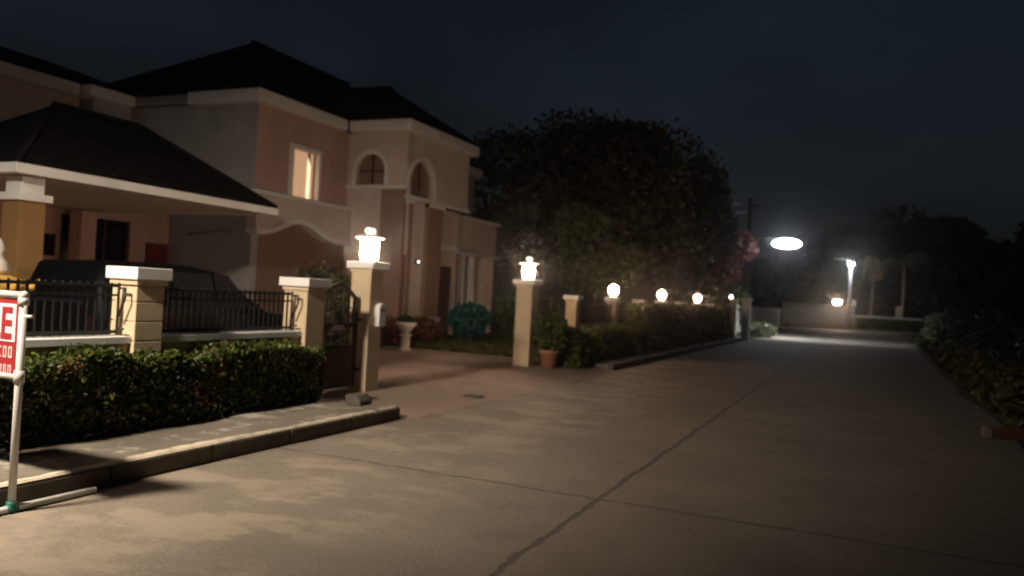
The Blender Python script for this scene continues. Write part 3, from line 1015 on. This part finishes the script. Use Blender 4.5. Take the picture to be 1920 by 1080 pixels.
# ------------------------------------------------------------------ parked car behind the railings
def suv(cx, y0, label):
    L, Wd = 4.25, .88
    t = thing('parked_car', (cx, y0+L/2, .1), label, 'car')
    zb = .1
    # stations along the length from the tail: y, sill z, belt z, roof z, half width, roof half width
    stt = [(0, .5, .95, .97, .70, .66), (.05, .36, 1.0, 1.34, .82, .66), (.18, .3, 1.02, 1.62, .87, .66), (.9, .3, 1.02, 1.66, .88, .67), (1.7, .3, 1.02, 1.65, .88, .66),
           (2.35, .3, 1.0, 1.56, .88, .64), (2.75, .3, .98, 1.28, .88, .65), (3.1, .3, .97, 1.0, .87, .72), (3.7, .3, .92, .94, .85, .72), (4.1, .34, .82, .84, .78, .68), (L, .45, .66, .68, .66, .6)]
    vs_, fs_ = [], []
    for (a, s_, b_, r_, w, rw) in stt:
        ring = [(-w*.92, s_), (-w, s_+.14), (-w, b_-.12), (-w*.97, b_), (-rw, r_-.04), (-rw*.85, r_), (rw*.85, r_), (rw, r_-.04), (w*.97, b_), (w, b_-.12), (w, s_+.14), (w*.92, s_)]
        vs_ += [(cx+x, y0+a, zb+z) for x, z in ring]
    k = 12
    for i in range(len(stt)-1):
        for j in range(k):
            fs_.append((i*k+j, i*k+(j+1) % k, (i+1)*k+(j+1) % k, (i+1)*k+j))
    fs_.append(tuple(range(k)))
    fs_.append(tuple((len(stt)-1)*k+j for j in range(k))[::-1])
    MB().add(vs_, fs_, True).build('body', CARPAINT, t)
    for s in (-1, 1):
        def sw(a0, a1, b0, b1):
            q = []
            for a, top in ((a0, 0), (a1, 0), (b1, 1), (b0, 1)):
                z = 1.05 if not top else 1.55
                x = .862 if not top else .705
                q.append((cx+s*x, y0+a, zb+z))
            return q
        for nm, q in (('rear_side_window', sw(.42, 1.15, .55, 1.15)), ('side_window', sw(1.2, 1.95, 1.2, 1.95)), ('side_window', sw(2.0, 2.72, 2.0, 2.3))):
            MB().add(q, [(0, 1, 2, 3)]).build(nm, DARKGLASS, t)
        mb_ = MB().ball((cx+s*.97, y0+2.62, zb+1.06), .09, 10, .8)
        mb_.tube([(cx+s*.85, y0+2.62, zb+1.02), (cx+s*.95, y0+2.62, zb+1.05)], .02, 6)
        mb_.build('wing_mirror', CARPAINT, t)
        MB().box(cx+s*.64-.06, cx+s*.64+.06, y0-.006, y0+.05, zb+.68, zb+.92).build('tail_light', TAILR, t)
        MB().ball((cx+s*.55, y0+L-.1, zb+.68), .1, 10, .7).build('headlight', SIGNW, t)
        for a in (.78, 3.35):
            w_ = thing('wheel', (cx+s*.76, y0+a, zb+.34), '', '')
            bpy.data.objects.remove(w_)
            ty = MB()
            pf = [(.20, -.1), (.32, -.1), (.34, -.06), (.34, .06), (.32, .1), (.20, .1)]
            vs2, fs2 = [], []
            n = 24
            for (r_, o_) in pf:
                for q in range(n):
                    an = 2*pi*q/n
                    vs2.append((cx+s*.78+o_, y0+a+r_*cos(an), zb+.34+r_*sin(an)))
            for i in range(len(pf)-1):
                for q in range(n):
                    fs2.append((i*n+q, i*n+(q+1) % n, (i+1)*n+(q+1) % n, (i+1)*n+q))
            wo = ty.add(vs2, fs2, True).build('wheel', TYRE, t)
            rm = MB()
            for q in range(5):
                an = 2*pi*q/5
                rm.tube([(cx+s*.87, y0+a, zb+.34), (cx+s*.86, y0+a+.2*cos(an), zb+.34+.2*sin(an))], [.04, .025], 6)
            rm.build('rim', RIMM, wo)
    MB().box(cx-.5, cx+.5, y0-.008, y0+.02, zb+1.06, zb+1.12).build('tail_trim', DARKGLASS, t)
    return t
suv(-9.7, 7.25, 'black parked car standing behind the near railings in front of the carport')

# ------------------------------------------------------------------ ornament at the left edge
ox, oy = -8.3, 5.46
t = thing('garden_ornament', (ox, oy, .1), 'white carved figure on a gilded pedestal at the left edge behind the railing', 'ornament')
MB().lathe([(r_, z_*.9) for r_, z_ in [(.20, 0), (.2, .9), (.24, 1.0), (.3, 1.06), (.3, 1.15), (.22, 1.22), (.26, 1.35), (.34, 1.42), (.30, 1.5), (.16, 1.56)]], (ox, oy, .1), 20).build('pedestal', GOLD, t)
MB().lathe([(r_, z_*.9) for r_, z_ in [(.13, 1.56), (.17, 1.62), (.12, 1.72), (.09, 1.8), (.11, 1.86), (.07, 1.95), (.02, 2.02)]], (ox, oy, .1), 16).build('figure', STONE, t)
for k in range(7):
    a = 2*pi*k/7
    m_ = MB().tube([(ox+.25*cos(a), oy+.25*sin(a), 1.36), (ox+.36*cos(a), oy+.36*sin(a), 1.39), (ox+.42*cos(a), oy+.42*sin(a), 1.48)], [.05, .04, .008], 6)
    m_.build('petal', GOLD, t)

# ------------------------------------------------------------------ yard plants and pots
def bush(name, c, r, n, size, m, label, cat='shrub', seed=1, group=None, stem=True, shell=.5):
    t = thing(name, (c[0], c[1], .1), label, cat, group)
    g = pad(seed)
    bl = [(c, r, n//2)]
    for _ in range(6):
        d = g.normal(size=3)
        d /= np.linalg.norm(d)
        d[2] = abs(d[2])*.8
        bl.append(([c[i]+d[i]*r[i]*.7 for i in range(3)], [x*.42 for x in r], n//12))
    leaves(bl, size, seed, 'leaves', m, t, shell)
    if stem:
        s_ = MB()
        for k in range(4):
            a = 2*pi*k/4+g.random()
            s_.tube([(c[0]+.04*cos(a), c[1]+.04*sin(a), .08), (c[0]+.3*r[0]*cos(a), c[1]+.3*r[1]*sin(a), c[2])], [.03, .012], 6)
        s_.build('stems', BARK, t)
    return t
bush('topiary_shrub', (-9.3, 12.35, 1.3), (.62, .62, .62), 5000, .09, TREE_A, 'round dark clipped shrub behind the pillar beside the narrow gate', seed=31)
bush('shrub', (-8.5, 11.85, .85), (.48, .5, .75), 4200, .09, TREE_A, 'dark upright bush seen through the top of the narrow iron gate', seed=37)
bush('flower_bed_shrub', (-11.3, 17.6, .45), (.7, .8, .42), 2600, .10, REDL, 'low reddish shrub against the terracotta house wall behind the stone urn', seed=32)
bush('flower_bed_shrub', (-11.4, 19.6, .42), (.7, .9, .40), 2600, .10, REDL, 'low reddish shrub at the foot of the brown pier', seed=33)
bush('shrub', (-10.6, 21.2, .78), (.6, .85, .5), 2600, .13, TEAL_FLARE, 'rounded blue green shrub added for a teal flare, on the lawn before the arched bay', seed=34)  # made-up shrub standing in for a teal flare glow
bush('shrub', (-9.7, 22.8, .95), (.75, .9, .85), 4200, .1, SHRUB, 'dark green shrub added for a flare haze, between the teal flare shrub and the far gateway pillar', seed=35)  # shrub added in place of a green lens-flare haze
bush('shrub', (-8.6, 22.0, .85), (.6, .9, .75), 3600, .1, TREE_A, 'dark bush directly behind the far gateway pillar', seed=36)
def urn(x, y, label):
    t = thing('stone_urn', (x, y, .1), label, 'urn')
    MB().lathe([(.16, 0), (.16, .05), (.11, .08), (.11, .34), (.15, .38), (.15, .41)], (x, y, .1), 18).build('pedestal', STONE, t)
    MB().lathe([(.07, .41), (.10, .46), (.20, .58), (.25, .66), (.25, .69), (.20, .69)], (x, y, .1), 20).build('bowl', STONE, t)
    leaves([((x, y, .85), (.2, .2, .1), 260)], .09, 41, 'leaves', TREE_A, t)
urn(-10.0, 16.6, 'pale stone urn on a pedestal standing in the yard beyond the drive')

px_, py_ = -6.08, 16.0
t = thing('potted_plant', (px_, py_, .08), 'terracotta pot with a spreading dark plant beside the far gateway pillar', 'potted plant')
MB().lathe([(.15, 0), (.19, .30), (.23, .32), (.23, .38), (.2, .38), (.19, .33)], (px_, py_, .08), 20).build('pot', TERRAPOT, t)
leaves([((px_, py_-.05, .78), (.34, .42, .34), 900), ((px_+.1, py_+.2, 1.0), (.2, .3, .22), 300), ((px_, py_-.4, .98), (.12, .18, .2), 160)], .10, 42, 'leaves', SHRUB, t)
MB().tube([(px_, py_, .4), (px_+.02, py_-.1, .8), (px_, py_-.38, 1.1)], [.02, .015, .006], 6).tube([(px_, py_, .4), (px_, py_+.15, .95)], [.02, .008], 6).build('stems', BARK, t)
t = thing('garden_lamp', (-8.6, 20.1, .1), 'tiny lit garden light just right of the far gateway pillar', 'lamp')
MB().tube([(-8.6, 20.1, .1), (-8.6, 20.1, 1.5)], .02, 8).build('post', IRON, t)
MB().ball((-8.6, 20.1, 1.55), .055).build('globe', LAMP_DOT, t)

# ------------------------------------------------------------------ trees
def tree(name, base, h, crown, label, seed, n, size, m, group=None, trunk_r=.2, nb=14, zlow=.3, shell=.25):
    """crown: radii; base: ground point. A tapered trunk forks into limbs, each ending in a clump of leaves."""
    t = thing(name, base, label, 'tree', group)
    g = pad(seed)
    b = Vector(base)
    fork = b+Vector((g.uniform(-.3, .3), g.uniform(-.3, .3), h*zlow*.8))
    tr = MB().tube([b-Vector((0, 0, .1)), b+(fork-b)*.5+Vector((.06, 0, 0)), fork], [trunk_r*1.35, trunk_r, trunk_r*.8], 10)
    cz = base[2]+h-crown[2]
    bl = []
    for i in range(nb):
        d = g.normal(size=3)
        d /= np.linalg.norm(d)
        d[2] = d[2]*.9+.1
        k = .45+.42*g.random()
        c = (b.x+d[0]*crown[0]*k, b.y+d[1]*crown[1]*k, cz+d[2]*crown[2]*k)
        rr = .30+.2*g.random()
        bl.append((c, (crown[0]*rr, crown[1]*rr, crown[2]*rr*.85), n//nb))
        mid = fork+(Vector(c)-fork)*.5+Vector((0, 0, .1*h*g.random()))
        tr.tube([fork, mid, c], [trunk_r*.5, trunk_r*.28, trunk_r*.06], 6)
    leaves(bl, size, seed+100, 'crown', m, t, shell)
    tr.build('trunk', BARK, t)
    return t
tree('broad_tree', (-10.3, 32, .1), 9.4, (5.0, 4.9, 3.9), 'broad dark leafy tree rising behind the row of globe lamps', 51, 52000, .22, TREE_A, trunk_r=.28, nb=26, zlow=.3)
tree('garden_tree', (-8.9, 27, .1), 4.6, (2.0, 2.3, 1.7), 'smaller olive green tree in front of the broad dark tree', 52, 9000, .17, SHRUB, trunk_r=.1, nb=14, zlow=.35)
tree('garden_tree', (-12.2, 30, .1), 6.2, (2.6, 2.8, 2.5), 'dark tree overhanging the balcony end of the house', 53, 12000, .2, TREE_A, trunk_r=.14, nb=14, zlow=.35)
tree('garden_tree', (-8.5, 39.5, .1), 8.5, (3.2, 3.2, 3.5), 'dark bushy tree between the broad tree and the pink flowering tree', 54, 17000, .2, TREE_A, trunk_r=.14, nb=14, zlow=.3)
tree('flowering_tree', (-7.6, 46.5, .1), 6.2, (1.9, 2.4, 2.1), 'tree with pinkish red blossom beside the bright street lamp', 55, 9000, .2, PINK, trunk_r=.1, nb=14, zlow=.3)
bush('shrub', (-6.9, 40.5, 1.1), (.7, 1.6, 1.0), 3600, .16, SHRUB, 'green shrub at the far end of the lamp-lit fence', seed=56)
bush('shrub', (-7.4, 50, 1.7), (1.1, 2.0, 1.5), 4200, .2, TREE_A, 'dark leafy shrub below the pink flowering tree', seed=57)
bush('ground_shrub', (-5.1, 46.2, .35), (.8, 1.3, .45), 2200, .14, PALE, 'low mound of pale leaves beside the farthest gateway pillar at the roadside', seed=58)

# dark wood across the end of the street
far = [(-2.5, 112, 13.5, 6.5), (5.5, 108, 14.6, 7.0), (13.5, 116, 12.5, 6.5), (21, 110, 15.2, 6.0), (27.5, 106, 15.0, 6.5), (36, 112, 13.2, 7.5), (46, 108, 12.2, 7.0), (-10, 120, 9.5, 6.5)]
fl = ['dark far tree standing directly behind the bright street lamp and end wall', 'dark far tree behind the white lamp post', 'dark far tree with the lowest top, over the pale palm',
      'tallest dark far tree to the right of the palms', 'second tall dark far tree, right beside the tallest', 'rounded dark far tree sloping down toward the right edge', 'dark far tree rising at the right edge of the view', 'low dark far tree behind the pink flowering tree']
for i, ((x, y, h_, r_), lab) in enumerate(zip(far, fl)):
    tree('far_tree', (x, y, -.03), h_, (r_, r_, h_*.42), lab, 60+i, 6500, .75, TREE_B, 'dark trees beyond the end of the street', .35, 16, .2, .3)
tree('far_tree', (17, 62, -.03), 7.5, (6, 6, 3.6), 'broad dark tree behind the right verge hedge', 71, 7000, .5, TREE_B, None, .3, 16, .2, .3)

g = pad(77)
n = 16000
q = np.stack([g.uniform(-22, 62, n), 99+7*g.random(n), g.random(n)], 1)
q[:, 2] *= 5.5+1.5*np.sin(q[:, 0]*.5)+1.0*np.sin(q[:, 0]*1.3+2)
u = leaf_mesh(q, .8, g, 'undergrowth', TREE_B)
u['kind'] = 'stuff'

def palm(x, y, h_, m, label, droop, n, L, seed):
    t = thing('palm_tree', (x, y, 0), label, 'palm', 'palms at the end of the street')
    g = pad(seed)
    MB().tube([(x, y, -.05), (x+.1, y, h_*.5), (x, y, h_)], [.22, .16, .13], 10).build('trunk', CONC, t)
    fr_ = MB()
    lf = []
    for i in range(n):
        a = 2*pi*i/n+g.uniform(-.2, .2)
        e = g.uniform(.1, .9)
        pts_ = []
        for k in range(7):
            s = k/6
            rr = L*s*(1-.35*droop*s)
            zz = h_+.2+L*(e*s-droop*s*s)
            pts_.append(Vector((x+rr*cos(a), y+rr*sin(a), zz)))
        fr_.tube(pts_, [.03-.003*k for k in range(7)], 5)
        side = Vector((-sin(a), cos(a), 0))
        for k in range(1, 7):
            for sgn in (-1, 1):
                for q in range(3):
                    p0 = pts_[k-1].lerp(pts_[k], (q+.5)/3)
                    p1 = p0+side*sgn*L*.22+Vector((.12*cos(a)*L, .12*sin(a)*L, -.16*L))
                    w_ = Vector((cos(a), sin(a), 0))*.05*L
                    lf.append((p0-w_, p0+w_, p1))
    mb_ = MB()
    for q in lf:
        mb_.add(q, [(0, 1, 2)])
    mb_.add(fr_.v, fr_.f)
    mb_.build('crown', m, t)
palm(.75, 92, 7.3, PALM_Y, 'slender palm with a narrow drooping yellowish crown', 1.55, 18, 1.7, 81)
palm(3.7, 92, 7.4, PALM_G, 'taller grey green palm with wide spreading fronds', .75, 16, 3.0, 82)

# ------------------------------------------------------------------ end of the street
t = thing('end_wall', (-3.8, 85, 0), 'pinkish boundary wall with pale coping facing down the street', 'wall')
MB().box(-7.4, -1.5, 84.9, 85.1, .45, 2.25).build('wall_face', BEIGE, t)
MB().box(-7.5, -1.5, 84.8, 85.2, 2.25, 2.36).build('coping', CREAM, t)
MB().box(-7.4, -1.5, 84.82, 85.12, 0, .45).build('plinth', CREAM, t)
MB().box(-1.5, -1.0, 84.75, 85.25, 0, 2.5).build('end_pier', ENDWALL, t)
t = thing('wall_lamp', (-2.3, 84.7, 2.36), 'bright warm lamp on the coping of the pinkish end wall', 'lamp')
MB().box(-2.5, -2.1, 84.85, 85.1, 2.36, 2.42).build('base', IRON, t)
MB().tube([(-2.66, 84.95, 2.58), (-2.55, 84.95, 2.6), (-2.05, 84.95, 2.6), (-1.94, 84.95, 2.58)], [.08, .2, .2, .08], 12).build('lens', LAMP_FLOOD, t)
t = thing('meter_box', (-.85, 84.6, 0), 'small pale box on a post beside the white lamp post', 'box')
MB().box(-1.0, -.6, 84.5, 84.72, 2.3, 2.9).build('case', WHITE, t, bevel=.02)
MB().tube([(-.8, 84.6, 0), (-.8, 84.6, 2.3)], .04, 8).build('post', POLEM, t)
t = thing('lamp_post', (-1.2, 83.5, 0), 'white lamp post with a small lit top at the end of the street', 'lamp post')
MB().tube([(-1.2, 83.5, 0), (-1.2, 83.5, 6.2)], [.17, .12], 12).build('post', POLEM, t)
MB().lathe([(.10, 0), (.26, .08), (.26, .14), (.12, .22)], (-1.2, 83.5, 6.2), 16).build('lamp_head', LAMP_POST, t)
MB().tube([(-1.2, 83.5, 6.5), (-1.7, 83.5, 6.75), (-2.0, 83.5, 6.78)], .035, 8).build('arm', POLEM, t)
MB().box(-2.75, -1.95, 83.35, 83.65, 6.72, 6.86).build('unlit_head', POLEM, t, bevel=.04)
t = hedge('clipped_hedge', -.4, 6.4, 84.6, 85.6, .15, 1.1, 7000, .22, BRIGHT, 'low bright green hedge right of the pinkish end wall', 91, 0)
t = thing('low_wall', (3, 86, 0), 'low pale wall behind the bright green end hedge', 'wall')
MB().box(-1.0, 7.0, 85.9, 86.1, 0, 1.3).build('wall_face', CREAM, t)
MB().box(-1.0, 7.0, 85.65, 86.15, 1.3, 1.44).build('coping', WHITE, t)
t = thing('wall_post', (3.2, 85.8, 0), 'short pale post standing on the low wall between the two palms', 'post')
MB().box(2.95, 3.5, 85.82, 86.18, 1.4, 2.45).build('shaft', CREAM, t)
MB().box(2.9, 3.55, 85.78, 86.22, 2.45, 2.52).build('cap', CREAM, t)
struct(MB().box(-6.5, 4.5, 82.6, 82.8, -.05, .15).build('end_kerb', CREAM))
struct(MB().box(-7.0, 8, 82.81, 84.6, -.05, .13).build('end_verge', LAWNM))

# ------------------------------------------------------------------ street lamps
def street_lamp(x0, y0, x1, z, label, spot, tilt, ang, col, hr=.45):
    t = thing('street_lamp', (x0, y0, 0), label, 'street lamp', 'street lamps along the left kerb')
    MB().tube([(x0, y0, 0), (x0, y0, z-.4), (x0+.15*(x1-x0), y0, z-.05), (x0+.5*(x1-x0), y0, z+.27), (x1, y0, z+.30)], [.075, .055, .05, .04, .035], 10).build('post', IRON, t)
    MB().lathe([(hr*.45, .0), (hr*.42, .03), (hr*.3, .07), (hr*.1, .09)], (x1, y0, z+hr*.335), 24).build('lamp_head', POLEM, t)
    MB().lathe([(hr*sin(pi*i/14)+.004, -hr*.36*cos(pi*i/14)) for i in range(14)]+[(hr*.2, hr*.36)], (x1, y0, z), 24).build('lens', LAMP_LED, t)
    if spot:
        ld = bpy.data.lights.new('lamp_light', 'SPOT')
        ld.energy = spot
        ld.color = col
        ld.spot_size = ang
        ld.spot_blend = 1
        ld.shadow_soft_size = .35
        lo = bpy.data.objects.new('lamp_light', ld)
        COL.objects.link(lo)
        lo.parent = t
        lo.location = (x1-x0, 0, z-hr*.36-.02)
        lo.rotation_euler = Vector(tilt).to_track_quat('-Z', 'Y').to_euler()
    return t
street_lamp(-6.9, 47, -4.05, 5.28, 'bright white street lamp on an arm over the road at the far end', 4200, (.1, .25, -1), radians(128), (.88, .94, 1), .78)
LAMP_NEAR = emit('near lamp lens', (1, .72, .42), 4)
nl = street_lamp(-6.85, .7, -6.0, 5.3, 'near street lamp over the left kerb beside the viewpoint', 6600, (-.26, .95, -1), radians(114), (1, .86, .69))
[c for c in nl.children if c.name.startswith('lens')][0].data.materials[0] = LAMP_NEAR

t = thing('utility_pole', (-6.9, 53, 0), 'dark utility pole rising above the pink flowering tree', 'pole')
MB().tube([(-6.9, 53, 0), (-6.9, 53, 8.6)], [.2, .15], 10).build('post', IRON, t)
MB().box(-7.5, -6.3, 52.9, 53.0, 8.1, 8.2).build('cross_arm', IRON, t)
def cable(a, b, sag, label):
    pts_ = [Vector(a).lerp(Vector(b), i/16)-Vector((0, 0, sag*4*(i/16)*(1-i/16))) for i in range(17)]
    tag(MB().tube(pts_, .022, 6).build('overhead_cable', POLEM), label, 'cable', 'overhead cables')
cable((-7.4, 52.85, 8.2), (-16, 44, 8.9), .5, 'upper overhead cable running from the dark utility pole')
cable((-7.1, 52.85, 7.7), (-16, 44, 8.3), .6, 'lower overhead cable running from the dark utility pole')

# ------------------------------------------------------------------ right verge
g = pad(95)
mb = MB()
vv, ff = [], []
for i, y in enumerate(range(-14, 84, 2)):
    xr = 2.0+max(0, (y-20))*.02
    vv += [(xr, y, -.01), (xr+.6, y, .10+.03*sin(y)), (xr+2.5, y, .25+.05*sin(y*.7)), (xr+12, y, .3)]
    if i:
        for k in range(3):
            ff.append((4*i-4+k, 4*i-3+k, 4*i+1+k, 4*i+k))
mb.add(vv, ff, True)
struct(mb.build('verge', GROUND))
n = 26000
yy = 4+52*g.random(n)**1.3
xx = 2.15+np.maximum(0, yy-20)*.02+2.6*g.random(n)
zz = .08+.16*np.minimum(1, (xx-2.1)/2)+.22*g.random(n)
struct(leaf_mesh(np.stack([xx, yy, zz], 1), .22, g, 'verge_grass', GRASSM), 'stuff')
def rhedge(y0, y1, lab, seed, m, zt, x0=4.2, x1=5.4):
    t = thing('wild_hedge', ((x0+x1)/2, (y0+y1)/2, .2), lab, 'hedge', 'wild hedges along the right verge')
    g = pad(seed)
    bl = []
    k = int((y1-y0)/1.2)
    for i in range(k):
        y = y0+(y1-y0)*(i+.5)/k
        h_ = zt*(.8+.4*g.random())
        bl.append(((x0+(x1-x0)*g.random(), y, .2+h_*.5), (.9, 1.05, h_*.62), 300))
    leaves(bl, .17, seed, 'leaves', m, t, .15)
    s_ = MB()
    for c, r, n_ in bl:
        s_.tube([(c[0], c[1], .1), (c[0]+.1, c[1], c[2]+r[2]*.5)], [.03, .01], 5)
    s_.build('stems', BARK, t)
rhedge(14, 34, 'dark wild hedge nearest along the right verge, below the bare pole', 101, VERGE, 1.25)
rhedge(34, 60, 'wild hedge farther along the right verge', 102, VERGE, 1.5)
bush('verge_shrub', (4.0, 50, .95), (.9, 1.5, .95), 2600, .17, PALE, 'paler shrub at the roadside where the right verge meets the end hedge', seed=103)
t = thing('utility_pole', (3.95, 23.6, .1), 'weathered concrete pole cut by the right edge of the view', 'pole')
MB().tube([(3.95, 23.6, .1), (3.95, 23.6, 4.5)], [.14, .11], 12).build('post', CONC, t)
MB().lathe([(.12, 0), (.13, .05), (.06, .12)], (3.95, 23.6, 4.5), 12).build('cap', IRON, t)
t = thing('kerb_stone', (1.95, 12.9, 0), 'broken kerb stone with faded red paint and a pale end on the right verge', 'kerb stone')
MB().prism([(1.72, -.02), (2.6, -.02), (2.6, .13), (2.5, .16), (1.80, .14), (1.72, .09)], 1, 12.75, 12.92).build('block', mat('faded red paint', (.09, .03, .025), .8, .35, 5, .3, 25), t, bevel=.015)
MB().prism([(1.60, -.02), (1.715, -.02), (1.715, .12), (1.66, .15), (1.60, .12)], 1, 12.74, 12.93).build('painted_end', CONC, t, bevel=.012)

# ------------------------------------------------------------------ damp night air: the faint glow around the lamps
hm = bpy.data.materials.new('damp night air')
hm.use_nodes = True
ht = hm.node_tree
ht.nodes.remove(ht.nodes['Principled BSDF'])
pv = ht.nodes.new('ShaderNodeVolumePrincipled')
pv.inputs['Color'].default_value = (.9, .93, .97, 1)
pv.inputs['Density'].default_value = .0013
pv.inputs['Anisotropy'].default_value = .965
ht.links.new(pv.outputs[0], ht.nodes['Material Output'].inputs['Volume'])
struct(MB().box(-45, 60, -20, 135, -1.2, 20).build('haze', hm), 'stuff')
